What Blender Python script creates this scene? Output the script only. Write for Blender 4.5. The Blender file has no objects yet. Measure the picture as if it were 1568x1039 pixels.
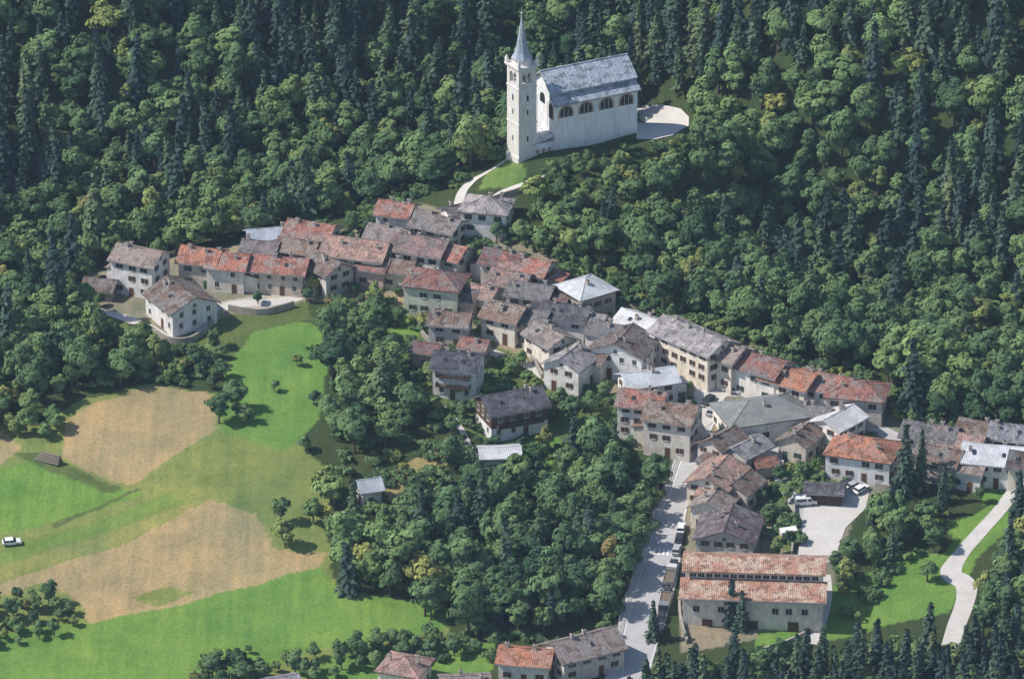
import bpy, math, random
import numpy as np
from mathutils import Vector, Matrix
from mathutils.geometry import delaunay_2d_cdt
random.seed(7); RNG=np.random.default_rng(11)
scene=bpy.context.scene
COL=scene.collection
# ------------------------------------------------------------------ survey / terrain
TH=math.radians(25.0); DIST=1600.0; PPM=6.5
FW=np.array([0,math.cos(TH),-math.sin(TH)]); UP=np.array([0,math.sin(TH),math.cos(TH)]); RT=np.array([1.0,0,0])
CAM=-FW*DIST
_xs=np.arange(-900,901,2.0)
_cx=[-900,-250,-140,-87,-40,0,20,40,60,75,95,125,200,900]
_cy=[0,10,15,30,50,78,80,50,18,4,-8,-30,-60,-80]
_yc=np.interp(_xs,_cx,_cy); _k=np.exp(-(np.arange(-12,13)/5.0)**2); _k/=_k.sum()
_yc=np.convolve(np.pad(_yc,12,mode='edge'),_k,mode='valid')
def YC(x): return np.interp(x,_xs,_yc)
def sp(x,k): return k*np.logaddexp(0,x/k)
def HT(x,y):
    x=np.asarray(x,float); y=np.asarray(y,float)
    d=y-YC(x)
    z=.15*y-.43*sp(d,7)+.95*sp(d-55,12)-.6*sp(d-420,40)
    z=z+8.5*np.exp(-((x-12)/26)**2-((y-66)/24)**2)
    z=z-8*np.exp(-((x-90)/38)**2-((y-62)/30)**2)
    z=z+1.1*np.sin(x/37+1)*np.sin(y/29+.5)+.35*np.sin(x/11+2)*np.sin(y/13)
    z=z+6*np.exp(-((x+60)/60)**2)*np.sin(np.clip((d-90)/60,0,3))+5*np.sin(x/45)*np.clip((d-70)/80,0,1)
    m=np.exp(-np.abs((x-35)/19)**4-np.abs((y-81)/15)**4)
    return z*(1-m)+18.4*m
_t=np.arange(1150,2600,3.0)
def locate(px,py):
    """ground position (m) of a surveyed point"""
    r=FW+RT*((px-784)/PPM/DIST)+UP*((519.5-py)/PPM/DIST)
    P=CAM[None,:]+_t[:,None]*r[None,:]
    g=P[:,2]-HT(P[:,0],P[:,1]); i=int(np.argmax(g<0))
    a,b=_t[max(i-1,0)],_t[i]
    for _ in range(14):
        m=(a+b)/2; p=CAM+m*r
        if p[2]<float(HT(p[0],p[1])): b=m
        else: a=m
    p=CAM+a*r
    return float(p[0]),float(p[1]),float(HT(p[0],p[1]))
def wpoly(pts): return np.array([locate(*p)[:2] for p in pts])
def inpoly(x,y,P):
    c=np.zeros(x.shape,bool); n=len(P); j=n-1
    for i in range(n):
        xi,yi=P[i]; xj,yj=P[j]
        if yi!=yj:
            c^=((yi>y)!=(yj>y))&(x<(xj-xi)*(y-yi)/(yj-yi)+xi)
        j=i
    return c
# ------------------------------------------------------------------ material helpers
def newmat(name):
    m=bpy.data.materials.new(name); m.use_nodes=True
    nt=m.node_tree; b=nt.nodes['Principled BSDF']; b.inputs['Specular IOR Level'].default_value=.25
    return m,nt,b
def N(nt,t,**k):
    n=nt.nodes.new(t)
    for a,v in k.items(): setattr(n,a,v)
    return n
def noise(nt,scale,detail=3,vec=None,rough=.6):
    n=N(nt,'ShaderNodeTexNoise'); n.inputs['Scale'].default_value=scale; n.inputs['Detail'].default_value=detail
    n.inputs['Roughness'].default_value=rough
    if vec is not None: nt.links.new(vec,n.inputs['Vector'])
    return n.outputs['Fac']
def ramp(nt,fac,stops):
    r=N(nt,'ShaderNodeValToRGB'); e=r.color_ramp.elements
    while len(e)<len(stops): e.new(.5)
    for i,(p,c) in enumerate(stops):
        e[i].position=p; e[i].color=(*c,1) if len(c)==3 else c
    nt.links.new(fac,r.inputs['Fac']); return r.outputs['Color']
def mixc(nt,a,b,fac,mode='MIX'):
    m=N(nt,'ShaderNodeMix',data_type='RGBA',blend_type=mode)
    if isinstance(fac,(int,float)): m.inputs[0].default_value=fac
    else: nt.links.new(fac,m.inputs[0])
    for s,v in ((6,a),(7,b)):
        if isinstance(v,tuple): m.inputs[s].default_value=(*v,1)
        else: nt.links.new(v,m.inputs[s])
    return m.outputs[2]
def coords(nt,scale=(1,1,1),rnd=True,rot=0):
    tc=N(nt,'ShaderNodeTexCoord'); mp=N(nt,'ShaderNodeMapping'); mp.inputs['Scale'].default_value=scale; mp.inputs['Rotation'].default_value=(0,0,rot)
    nt.links.new(tc.outputs['Object'],mp.inputs['Vector'])
    if rnd:
        oi=N(nt,'ShaderNodeObjectInfo'); mu=N(nt,'ShaderNodeMath',operation='MULTIPLY'); mu.inputs[1].default_value=90
        nt.links.new(oi.outputs['Random'],mu.inputs[0]); nt.links.new(mu.outputs[0],mp.inputs['Location'])
    return mp.outputs['Vector']
def bump(nt,b,h,dist=.05,strength=.6):
    n=N(nt,'ShaderNodeBump'); n.inputs['Distance'].default_value=dist; n.inputs['Strength'].default_value=strength
    nt.links.new(h,n.inputs['Height']); nt.links.new(n.outputs['Normal'],b.inputs['Normal'])
def g(c,k): return tuple(min(1,x*k) for x in c)
def roofmat(name,c,c2=None,metal=False):
    m,nt,b=newmat(name); b.inputs['Roughness'].default_value=.5 if metal else .9
    c2=c2 or tuple(.35*x+.14 for x in c)
    big=noise(nt,.33,3,coords(nt)); st=noise(nt,1,3,coords(nt,(3.2,.5,.5)))
    fine=noise(nt,2.4,3,coords(nt),.85)
    col=mixc(nt,c,c2,ramp(nt,big,[(.46,(0,0,0)),(.54,(1,1,1))]))
    if not metal:
        dk=noise(nt,.5,3,coords(nt,(1,1.2,1.1))); col=mixc(nt,col,tuple(.48*x+.01 for x in c),ramp(nt,dk,[(.52,(0,0,0)),(.58,(.8,.8,.8))]))
    oi=N(nt,'ShaderNodeObjectInfo'); col=mixc(nt,col,ramp(nt,oi.outputs['Random'],[(0,(.62,.68,.76)),(.5,(1,1,1)),(1,(1.3,1.2,1.1))]),.9,'MULTIPLY')
    col=mixc(nt,col,ramp(nt,st,[(.3,(.55,.55,.55)),(.7,(1.3,1.3,1.3))]),.7 if not metal else .3,'MULTIPLY')
    col=mixc(nt,col,ramp(nt,fine,[(.35,(.5,.49,.48)),(.5,(1,1,1)),(.66,(1.6,1.55,1.5))]),.85 if not metal else .25,'MULTIPLY')
    nt.links.new(col,b.inputs['Base Color'])
    w=N(nt,'ShaderNodeTexWave',bands_direction='X'); w.inputs['Scale'].default_value=.75; w.inputs['Distortion'].default_value=.6
    nt.links.new(coords(nt,rnd=False),w.inputs['Vector']); bump(nt,b,w.outputs['Fac'],.07,.8)
    return m
def wallmat(name,c,dirt=(.62,.58,.52)):
    m,nt,b=newmat(name); b.inputs['Roughness'].default_value=.92
    a=noise(nt,.45,5,coords(nt)); s=noise(nt,1.0,4,coords(nt,(2.2,2.2,.35)))
    oi=N(nt,'ShaderNodeObjectInfo'); c0=mixc(nt,c,ramp(nt,oi.outputs['Random'],[(0,(.84,.85,.88)),(.5,(1,1,1)),(1,(1.05,.98,.92))]),.8 if name!='church_plaster' else 0.0,'MULTIPLY')
    col=mixc(nt,c0,tuple(x*y for x,y in zip(c,dirt)),ramp(nt,a,[(.42,(0,0,0)),(.75,(.85,.85,.85))]))
    col=mixc(nt,col,ramp(nt,s,[(.35,(.72,.70,.68)),(.6,(1,1,1))]),.7,'MULTIPLY')
    nt.links.new(col,b.inputs['Base Color']); bump(nt,b,noise(nt,6,3,coords(nt)),.02,.5); return m
def plain(name,c,rough=.8,var=.35,sc=3,metallic=0):
    m,nt,b=newmat(name); b.inputs['Roughness'].default_value=rough; b.inputs['Metallic'].default_value=metallic
    f=noise(nt,sc,4,coords(nt))
    nt.links.new(mixc(nt,g(c,1-var),g(c,1+var),f),b.inputs['Base Color']); return m
R={ 'red':roofmat('tile_red_brown',(.29,.14,.115)),'pink':roofmat('tile_pink',(.34,.225,.20),(.23,.185,.17)),
 'brown':roofmat('tile_brown',(.18,.13,.11)),'gb':roofmat('tile_grey_brown',(.25,.21,.20)),
 'dark':roofmat('slate_dark',(.085,.085,.105),(.12,.12,.14)),'grey':roofmat('slate_grey',(.22,.22,.24),(.30,.29,.31)),
 'light':roofmat('sheet_light',(.54,.57,.62),(.44,.46,.49),True),'orange':roofmat('tile_orange',(.42,.19,.12),(.33,.19,.15)),
 'purple':roofmat('tile_purple',(.17,.12,.13)),'gg':roofmat('sheet_green_grey',(.18,.195,.195),(.23,.24,.24),True),
 'church':roofmat('church_slate',(.50,.54,.60),(.57,.60,.65)),'rust':roofmat('tile_rust',(.34,.20,.155),(.39,.31,.26)),'spire':roofmat('spire_sheet',(.32,.37,.43),(.39,.43,.48),True)}
W={ 'white':wallmat('plaster_white',(.88,.87,.86)),'cream':wallmat('plaster_cream',(.84,.79,.70)),'beige':wallmat('plaster_beige',(.62,.55,.48)),
 'grey':wallmat('plaster_grey',(.64,.62,.60)),'pinkw':wallmat('plaster_pink',(.62,.48,.42)),'green':wallmat('plaster_green',(.56,.62,.53)),
 'wood':wallmat('timber_boards',(.12,.075,.05)),'stone':wallmat('rubble_stone',(.42,.39,.35)),'church':wallmat('church_plaster',(.84,.85,.86),(.84,.84,.84)),
 'tower':wallmat('tower_stone',(.84,.81,.76),(.82,.79,.75))}
WOOD=plain('dark_timber',(.09,.06,.045)); STONE=plain('pale_stone',(.5,.47,.42)); CHIM=plain('chimney_render',(.4,.35,.31))
GLASS=plain('window_glass',(.03,.035,.045),.25,.3); SHB=plain('shutter_brown',(.12,.06,.035)); SHG=plain('shutter_green',(.05,.09,.06))
BRICK=plain('brick_surround',(.36,.27,.21)); METAL=plain('galvanised_steel',(.35,.36,.37),.45,.2,3,.4); RUBBER=plain('tyre',(.02,.02,.02))
# ------------------------------------------------------------------ mesh builder
class MB:
    def __init__(s): s.v=[];s.f=[];s.m=[]
    def add(s,vs,fs,m=0):
        o=len(s.v); s.v+=[tuple(float(c) for c in v) for v in vs]; s.f+=[tuple(i+o for i in f) for f in fs]; s.m+=[m]*len(fs)
    def box(s,x0,x1,y0,y1,z0,z1,m=0):
        s.add([(x0,y0,z0),(x1,y0,z0),(x1,y1,z0),(x0,y1,z0),(x0,y0,z1),(x1,y0,z1),(x1,y1,z1),(x0,y1,z1)],
              [(0,3,2,1),(4,5,6,7),(0,1,5,4),(1,2,6,5),(2,3,7,6),(3,0,4,7)],m)
    def prism(s,poly,d,m=0,mside=None):
        n=len(poly); d=Vector(d); P=[Vector(p) for p in poly]; Q=[p+d for p in P]
        s.add([tuple(p) for p in P+Q],[tuple(range(n))[::-1],tuple(range(n,2*n))],m)
        s.add([tuple(p) for p in P+Q],[(i,(i+1)%n,n+(i+1)%n,n+i) for i in range(n)],m if mside is None else mside)
    def ring(s,rings,n,cx=0,cy=0,m=0,ph=0,cap=True):
        vs=[];fs=[]
        for z,r in rings:
            for i in range(n):
                a=ph+2*math.pi*i/n; vs.append((cx+r*math.cos(a),cy+r*math.sin(a),z))
        for k in range(len(rings)-1):
            for i in range(n):
                j=(i+1)%n; fs.append((k*n+i,k*n+j,(k+1)*n+j,(k+1)*n+i))
        if cap: fs+= [tuple(range(n))[::-1],tuple(range((len(rings)-1)*n,len(rings)*n))]
        s.add(vs,fs,m)
    def tube(s,a,b,ra,rb,n=6,m=0):
        a=Vector(a);b=Vector(b);q=(b-a).to_track_quat('Z','Y');vs=[]
        for p,r in ((a,ra),(b,rb)):
            for i in range(n):
                t=2*math.pi*i/n; vs.append(tuple(p+q@Vector((r*math.cos(t),r*math.sin(t),0))))
        s.add(vs,[(i,(i+1)%n,n+(i+1)%n,n+i) for i in range(n)]+[tuple(range(n))[::-1],tuple(range(n,2*n))],m)
    def mesh(s,name,mats):
        me=bpy.data.meshes.new(name); me.from_pydata(s.v,[],s.f)
        for m in mats: me.materials.append(m)
        me.polygons.foreach_set('material_index',s.m); me.update(); return me
    def obj(s,name,mats,parent=None,loc=(0,0,0),rz=0):
        o=bpy.data.objects.new(name,s.mesh(name,mats)); COL.objects.link(o); o.location=loc; o.rotation_euler[2]=rz
        if parent: o.parent=parent
        return o
def empty(name,loc,rz=0):
    e=bpy.data.objects.new(name,None); e.location=loc; e.rotation_euler[2]=rz; e.empty_display_size=1; COL.objects.link(e); return e
def panel(mb,o,u,n,uc,z0,w,h,p0,p1,m,arch=False):
    o=Vector(o);u=Vector(u);n=Vector(n)
    pts=[(-w/2,0),(w/2,0)]
    if arch:
        r=w/2; pts+=[(r*math.cos(t),h-r+r*math.sin(t)) for t in np.linspace(0,math.pi,9)]
    else: pts+=[(w/2,h),(-w/2,h)]
    mb.prism([o+u*(uc+a)+Vector((0,0,z0+b))+n*p0 for a,b in pts],n*(p1-p0),m)
def window(mb,o,u,n,uc,z0,w=1.0,h=1.35,sh=0):
    panel(mb,o,u,n,uc,z0-.12,w+.28,h+.26,-.05,.04,1)
    panel(mb,o,u,n,uc,z0,w,h,-.07,.055,0)
    panel(mb,o,u,n,uc,z0,.07,h,-.03,.075,4)
    panel(mb,o,u,n,uc,z0-.2,w+.4,.1,-.02,.16,1)
    if sh:
        for s in (-1,1): panel(mb,o,u,n,uc+s*(w*.5+w*.28),z0-.03,w*.5,h+.06,-.02,.1,1+sh)
FOOT=[]
def house(px,py,L,Wd,H,rise,phi,roof,wall,hip=False,name='village_house',chim=2,balc=False,sh=None,over=.75,base=None,wins=True,lean=None):
    if H>=5: H*=.9
    x,y,z=locate(px,py+(H+rise*.6)*PPM*math.cos(TH))
    rz=math.radians(phi); e=empty(name,(x,y,z),rz); FOOT.append((x,y,L/2,Wd/2,rz))
    l,w=L/2,Wd/2; rnd=random.random
    mb=MB()
    if base:
        mb.box(-l-.02,l+.02,-w-.02,w+.02,-6,2.6,1); mb.box(-l,l,-w,w,2.6,H,0)
    else: mb.box(-l,l,-w,w,-6,H,0)
    if not hip:
        for s in (-1,1):
            mb.prism([(s*l,-w,H),(s*l,w,H),(s*l,0,H+rise)],(-s*.3,0,0),0)
    lean=(wins and H>=5 and rnd()<.5) if lean is None else lean
    rf=MB(); t=.24; ov=over; k=rise/w
    if lean:
        s=random.choice((-1,1)); dl=2.2+rnd()*1.8; y0=-w*(.3+.6*rnd()); y1=y0+w*(.9+.5*rnd()); hl=H*(.5+.2*rnd())
        xa,xb=(l-.2,l+dl) if s>0 else (-l-dl,-l+.2)
        mb.box(xa,xb,y0,y1,-6,hl,0)
        xo=s*(l+dl+.5); xi=s*(l+.02)
        rf.prism([(xo,y0-.35,hl-.1),(xi,y0-.35,hl+.8),(xi,y0-.35,hl+1.0),(xo,y0-.35,hl+.1)],(0,y1-y0+.7,0),1,0)
        for yy in (y0,y1-.2): mb.prism([(s*(l+dl),yy,hl),(xi,yy,hl),(xi,yy,hl+.78)],(0,.2,0),0)
    mb.obj('walls',[W[wall],W[base or wall]],e)
    mb=rf
    if not hip:
        zr=H+rise+.05; ze=H-k*ov+.05; nseg=6
        sag=.12+rnd()*.18
        for s in (-1,1):
            vs=[];
            for i in range(nseg+1):
                xx_=-l-ov+(L+2*ov)*i/nseg; sg=-sag*math.sin(math.pi*i/nseg)+(rnd()-.5)*.05
                vs+=[(xx_,s*(w+ov),ze+sg*.5),(xx_,0,zr+sg),(xx_,0,zr+t+sg),(xx_,s*(w+ov),ze+t+sg*.5)]
            fs=[];fu=[]
            for i in range(nseg):
                a=i*4; fu.append((a,a+1,a+5,a+4)); fs.append((a+2,a+3,a+7,a+6)); fs.append((a+3,a,a+4,a+7))
            mb.add(vs,fs,0); mb.add(vs,fu,1); mb.add(vs,[(0,1,2,3),tuple(nseg*4+q for q in (0,1,2,3))],0)
            for i in range(nseg):
                p,q=vs[i*4+2],vs[i*4+6]
                if s>0: mb.tube((p[0],0,p[2]),(q[0],0,q[2]),.14,.14,5,0)
        for s in (-1,1): mb.box(-l-ov,l+ov,s*(w+ov)-.09,s*(w+ov)+.09,ze-.16,ze+.02,2)
    else:
        a,b=l+ov,w+ov; ze=H-.02; hr=max(a-b,.05) if a>=b else .05; zr=H+rise+.2
        vs=[(-a,-b,ze),(a,-b,ze),(a,b,ze),(-a,b,ze),(-a,-b,ze+t),(a,-b,ze+t),(a,b,ze+t),(-a,b,ze+t),(-hr,0,zr),(hr,0,zr)]
        mb.add(vs,[(4,5,9,8),(5,6,9),(6,7,8,9),(7,4,8)],0); mb.add(vs,[(0,1,5,4),(1,2,6,5),(2,3,7,6),(3,0,4,7),(3,2,1,0)],1)
        for p in ((4,8),(5,9),(6,9),(7,8)): mb.tube(vs[p[0]],vs[p[1]],.13,.13,5,0)
    mb.obj('roof',[R[roof],WOOD,METAL],e)
    mb=MB()
    for i in range(chim):
        cx=(rnd()-.5)*L*.8; cy=(rnd()-.5)*w*1.0; zt=H+rise*(1-abs(cy)/w)
        mb.box(cx-.35,cx+.35,cy-.3,cy+.3,zt-.6,zt+1.15,0); mb.box(cx-.48,cx+.48,cy-.43,cy+.43,zt+1.15,zt+1.27,1)
        mb.box(cx-.3,cx+.3,cy-.25,cy+.25,zt+1.27,zt+1.45,2)
    if chim: mb.obj('chimneys',[CHIM,STONE,WOOD],e)
    if rnd()<.45 and L>9 and not hip:
        mb=MB(); 
        for i in range(random.choice((1,2))):
            cx=(rnd()-.5)*L*.7; s=-1; y0=s*w*.55; zt=H+rise*.45+.3
            q=[(cx-.4,y0-.5,zt-.5*k+.1),(cx+.4,y0-.5,zt-.5*k+.1),(cx+.4,y0+.5,zt+.5*k+.1),(cx-.4,y0+.5,zt+.5*k+.1)]
            mb.prism(q,(0,0,-.15),0,1)
        mb.obj('skylights',[GLASS,METAL],e)
    if wins:
        mb=MB(); shk=random.choice((0,1,1,2)) if sh is None else sh
        sides=[((0,-w,0),(1,0,0),(0,-1,0),L),((0,w,0),(1,0,0),(0,1,0),L),((-l,0,0),(0,1,0),(-1,0,0),Wd),((l,0,0),(0,1,0),(1,0,0),Wd)]
        ns=max(1,int(H/2.45)); fh=H/ns
        for si,(o,u,n,len_) in enumerate(sides):
            nc=max(1,int((len_-1)/2.9)); 
            for f in range(ns):
                for c in range(nc):
                    if rnd()<.16: continue
                    uc=(c+.5-nc/2)*(len_-.8)/nc+(rnd()-.5)*.5
                    if f==0 and c==nc//2 and si in(0,2):
                        panel(mb,o,u,n,uc,-1,1.5,3.1,-.05,.03,1); panel(mb,o,u,n,uc,-1,1.2,2.95,-.08,.05,2 if shk!=2 else 3); continue
                    window(mb,o,u,n,uc,f*fh+.95,.9,1.2,shk)
            if si>1 and not hip and rise>1.8: window(mb,o,u,n,0,H+.1,.7,.8,0)
        mb.obj('windows_and_doors',[GLASS,STONE,SHB,SHG,STONE],e)
    if balc:
        mb=MB()
        for zz in ([2.7] if H<6.5 else [2.7,5.2]):
            mb.box(-l*.8,l*.8,-w-1.2,-w+.02,zz,zz+.14,0); mb.box(-l*.8,l*.8,-w-1.2,-w-1.12,zz+.95,zz+1.05,0)
            for q in np.arange(-l*.8,l*.8,.35): mb.box(q,q+.12,-w-1.19,-w-1.13,zz+.14,zz+.95,0)
            for q in (-l*.8,l*.8): mb.box(q-.07,q+.07,-w-1.2,-w,zz+.14,zz+1.02,0)
        mb.obj('balcony',[WOOD],e)
    return e
# ------------------------------------------------------------------ houses  (x,y,L,W,H,rise,phi,roof,wall)
HS=[
(216,384,11,9,9.5,2,-25,'gb','white',dict(chim=2,sh=1)),
(155,430,7,6,3,1.4,-15,'brown','stone',dict(name='stone_barn',chim=0)),
(278,446,13,12,6,2.6,-58,'brown','white',dict(name='farmhouse',chim=2)),
(310,384,9,9,7,2,-15,'orange','beige',dict()),
(352,392,9,9,6.5,2,-12,'red','cream',dict()),
(430,398,13,9,6,2,-12,'red','beige',dict()),
(400,372,8,6,5.5,1.6,-14,'gb','cream',dict(chim=1)),
(458,370,9,7,5.5,1.7,-18,'brown','beige',dict(chim=1)),
(425,351,14,6,6,1.3,14,'light','grey',dict(chim=2)),
(478,345,11,9,6,2,-20,'red','cream',dict()),
(503,398,9,8,6,2,-52,'brown','grey',dict()),
(548,372,15,11,6.5,2.3,-17,'pink','cream',dict(chim=3)),
(592,350,8,7,6,1.8,-22,'gb','cream',dict(chim=1)),
(574,398,7,7,5,1.6,-20,'red','pinkw',dict()),
(612,402,7,6,5,1.6,-20,'brown','beige',dict(chim=1)),
(608,313,8,8,6,1.8,-18,'red','white',dict()),
(632,322,9,6,5.5,1.5,-25,'gb','grey',dict(chim=1)),
(645,368,13,9,7,2.2,-22,'pink','white',dict(chim=2)),
(672,335,11,8,5.5,1.8,-28,'gb','cream',dict()),
(690,378,8,8,6,2,-30,'red','grey',dict()),
(746,306,11,9.5,6,2.4,-12,'grey','white',dict(hip=True)),
(700,316,6,5,4.5,1.2,30,'gb','white',dict(chim=1)),
(668,420,13,10,7.5,2.6,-15,'red','green',dict(hip=True,sh=2)),
(705,445,8,6,4,1.4,-15,'brown','beige',dict(chim=1)),
(690,482,9,7,6,1.8,-12,'brown','grey',dict()),
(728,522,6,5,4,1.4,-20,'red','stone',dict(chim=1)),
(655,528,6,5,4,1.2,-20,'red','stone',dict(chim=0)),
(776,470,9,9,6,2.1,-28,'brown','cream',dict()),
(742,442,6,6,5,1.5,-28,'pink','grey',dict(chim=1)),
(772,388,9,8,6,2,-20,'red','grey',dict()),
(808,400,11,9,6,2,-22,'red','beige',dict(chim=2)),
(783,420,9,8,6,1.9,-24,'pink','cream',dict()),
(815,438,10,8,6.5,1.8,-20,'gb','grey',dict()),
(848,452,7,6,5.5,1.5,-22,'red','cream',dict(chim=1)),
(815,478,8,7,5.5,1.7,-25,'gb','cream',dict(chim=1)),
(897,432,10,10,8,2.6,35,'light','stone',dict(hip=True,name='tower_house',chim=1)),
(868,470,11,9,6,2,-18,'dark','white',dict()),
(902,482,8,6,5.5,1.5,-25,'grey','white',dict(chim=1)),
(843,508,10,8,6,1.9,-55,'gb','cream',dict()),
(873,543,9,9,6.5,2.2,62,'grey','white',dict()),
(930,498,8,7,6,1.8,-30,'gb','white',dict()),
(912,540,6,6,5,1.5,-30,'brown','cream',dict(chim=1)),
(955,518,11,13,6.5,2.7,68,'brown','white',dict(chim=2)),
(986,488,12,8,6,1.8,-38,'light','grey',dict(chim=2)),
(1062,508,19,10,8.5,2.2,-46,'grey','cream',dict(chim=3,sh=1,name='long_house',lean=False)),
(1110,530,10,9,8,2.0,-38,'gb','cream',dict(lean=False)),
(1158,548,15,9,7.5,2.1,-33,'red','white',dict(chim=3,name='row_house')),
(1212,570,12,9,7,2,-33,'orange','cream',dict(chim=2,name='row_house')),
(1262,578,13,9,6.5,2,-25,'red','white',dict(chim=2,name='row_house')),
(1312,590,13,10,6.5,2.3,-12,'red','grey',dict(hip=True,name='row_house')),
(1168,618,20,13,5,3,18,'gg','white',dict(hip=True,chim=1,name='town_hall')),
(1283,636,10,8,6,1.6,50,'light','white',dict()),
(1250,625,7,6,5,1.5,-30,'gb','beige',dict()),
(992,572,12,8,6,1.8,18,'light','white',dict(chim=2)),
(984,604,10,9,8.5,2,-14,'red','white',dict(sh=1)),
(1030,624,11,10,9.5,2.4,-18,'brown','cream',dict(sh=1,chim=2)),
(783,606,14,10,7,2.4,22,'dark','wood',dict(base='white',balc=True,name='timber_chalet',sh=0)),
(702,546,10,9,8,2,-14,'dark','white',dict(balc=True)),
(765,688,8.5,6,4,1.0,6,'light','white',dict(name='garage',chim=0)),
(1322,678,15,11,6,2.7,-18,'orange','white',dict(hip=True,sh=1)),
(1225,662,8,7,5,1.7,60,'brown','beige',dict()),
(1105,668,9,7,6,1.8,50,'brown','grey',dict()),
(1143,680,9,7,5,1.5,48,'grey','grey',dict(chim=1)),
(1098,720,12,10,6,2,66,'pink','cream',dict(chim=2)),
(1135,735,8,7,5,1.8,60,'brown','beige',dict()),
(1092,762,8,8,5.5,1.8,68,'gb','cream',dict()),
(1115,800,13,13,5.5,2.6,80,'purple','grey',dict(chim=3)),
(1171,704,4.5,3.5,3,1,20,'orange','beige',dict(name='garden_shed',chim=0,wins=False)),
(1262,745,8,5,2.8,.6,-6,'dark','wood',dict(name='carport',chim=0,wins=False)),
(1425,655,12,8,5.5,2,-20,'gb','white',dict()),
(1470,668,11,8,5.5,2,-25,'pink','cream',dict()),
(1500,650,9,7,5.5,1.8,-22,'brown','white',dict(chim=1)),
(1440,690,10,8,5.5,2,-25,'brown','beige',dict()),
(1482,705,8,7,5,1.7,-22,'gb','white',dict(chim=1)),
(1520,688,13,10,6,2.3,-12,'light','white',dict(chim=2)),
(1552,655,10,8,6,2,-15,'grey','white',dict()),
(1585,700,11,9,6,2,-15,'brown','cream',dict()),
(620,1012,9,9,4.5,2.2,-20,'pink','cream',dict(hip=True)),
(806,998,11,8,4.5,1.8,-10,'orange','cream',dict()),
(893,980,15,10,5.5,2.6,28,'gb','grey',dict(chim=2)),
(712,1040,10,8,4,1.6,5,'gb','cream',dict()),
(565,738,4.5,4.5,4,1.6,20,'light','white',dict(name='wayside_chapel',chim=0)),
(430,1040,7,5,3,1,20,'grey','wood',dict(name='garden_shed',chim=0,wins=False)),
]
for h in HS: house(*h[:9],**h[9])
# long workshop by the street: two stepped roofs
x,y,z=locate(1152,962); e=empty('long_workshop',(x,y,z),math.radians(-4)); FOOT.append((x,y+6,16,9,math.radians(-4)))
mb=MB(); mb.box(-15.5,15.5,0,6,-6,7.4); mb.box(-15.2,15.2,6,14,-6,11.2); mb.obj('walls',[W['cream']],e)
mb=MB()
mb.prism([(-16.3,-1.2,7.3),(-16.3,6,8.9),(-16.3,6,9.2),(-16.3,-1.2,7.6)],(32.6,0,0),1,0)
for s in (-1,1): mb.prism([(-16,10+s*4.9,10.95),(-16,10,12.6),(-16,10,12.9),(-16,10+s*4.9,11.2)],(32,0,0),1,0)
mb.box(-16.3,16.3,-1.35,-1.2,7.2,7.45,2); mb.obj('roof',[R['rust'],WOOD,METAL],e)
for s in(-1,1):
    mb=MB(); mb.prism([(s*15.2,6,11.2),(s*15.2,14,11.2),(s*15.2,10,12.6)],(-s*.3,0,0)); mb.obj('gable',[W['cream']],e)
mb=MB()
for c in np.arange(-13.5,14,1.8): window(mb,(0,6,0),(1,0,0),(0,-1,0),c,9.45,1.35,.85)
for c in (-12.5,-7,5,8,11.5): window(mb,(0,0,0),(1,0,0),(0,-1,0),c,3.9,1.3,1.3)
for c in (-10,0,9): panel(mb,(0,0,0),(1,0,0),(0,-1,0),c,-.8,2.4,2.8,-.05,.05,2)
for c in (2,5): window(mb,(-15.5,0,0),(0,1,0),(-1,0,0),c,3.9,1.2,1.3)
mb.obj('windows_and_doors',[GLASS,STONE,SHB,SHG,STONE],e)
# ------------------------------------------------------------------ church
x,y,z=locate(893,213); CZ=z; CR=math.radians(27); ch=empty('parish_church',(x,y,z),CR); FOOT.append((x,y,13,8,CR))
L,Wd=22.5,13.5; l,w=L/2,Wd/2; HE=13.8
mb=MB(); mb.box(-l,l,-w,w,-9,HE); mb.box(-l+.05,l-.05,-4.9,4.9,HE,16.4)
for s in (-1,1):
    mb.prism([(s*(l-.05),-4.9,16.4),(s*(l-.05),4.9,16.4),(s*(l-.05),0,20)],(-s*.4,0,0))
    for t in (-1,1): mb.prism([(s*l,t*w,HE),(s*l,t*4.9,HE),(s*l,t*4.9,15.3)],(-s*.4,0,0))
mb.obj('walls',[W['church']],ch)
mb=MB()
for s in (-1,1):
    mb.prism([(-l-.8,s*5.7,16.0),(-l-.8,0,20.1),(-l-.8,0,20.4),(-l-.8,s*5.7,16.3)],(L+1.6,0,0),1,0)
    mb.prism([(-l-.7,s*(w+.8),13.55),(-l-.7,s*4.85,15.35),(-l-.7,s*4.85,15.6),(-l-.7,s*(w+.8),13.8)],(L+1.4,0,0),1,0)
    mb.box(-l-.7,l+.7,s*(w+.85)-.1,s*(w+.85)+.1,13.5,13.7,2)
mb.box(-l-.85,l+.85,-.2,.2,20.33,20.5,0)
mb.obj('roof',[R['church'],STONE,METAL],ch)
mb=MB()
u=(1,0,0)
for sgn in (-1,1):
    o=(0,sgn*w,0); n=(0,sgn,0)
    for c in (-8.3,-2.8,2.8,8.3):
        panel(mb,o,u,n,c,10.0,4.2,3.2,-.05,.06,1,True); panel(mb,o,u,n,c,10.2,3.2,2.6,-.06,.09,0,True)
        for q in (-.55,.55): panel(mb,o,u,n,c+q,10.2,.14,2.4,-.03,.12,2)
    for c in (-11.1,-5.6,0,5.6,11.1): panel(mb,o,u,n,c,-9,.35,22.3,-.05,.16,3)
    panel(mb,o,u,n,0,13.1,L+.1,.4,-.05,.24,1)
    panel(mb,o,u,n,0,9.2,L+.1,.18,-.05,.12,3)
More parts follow.
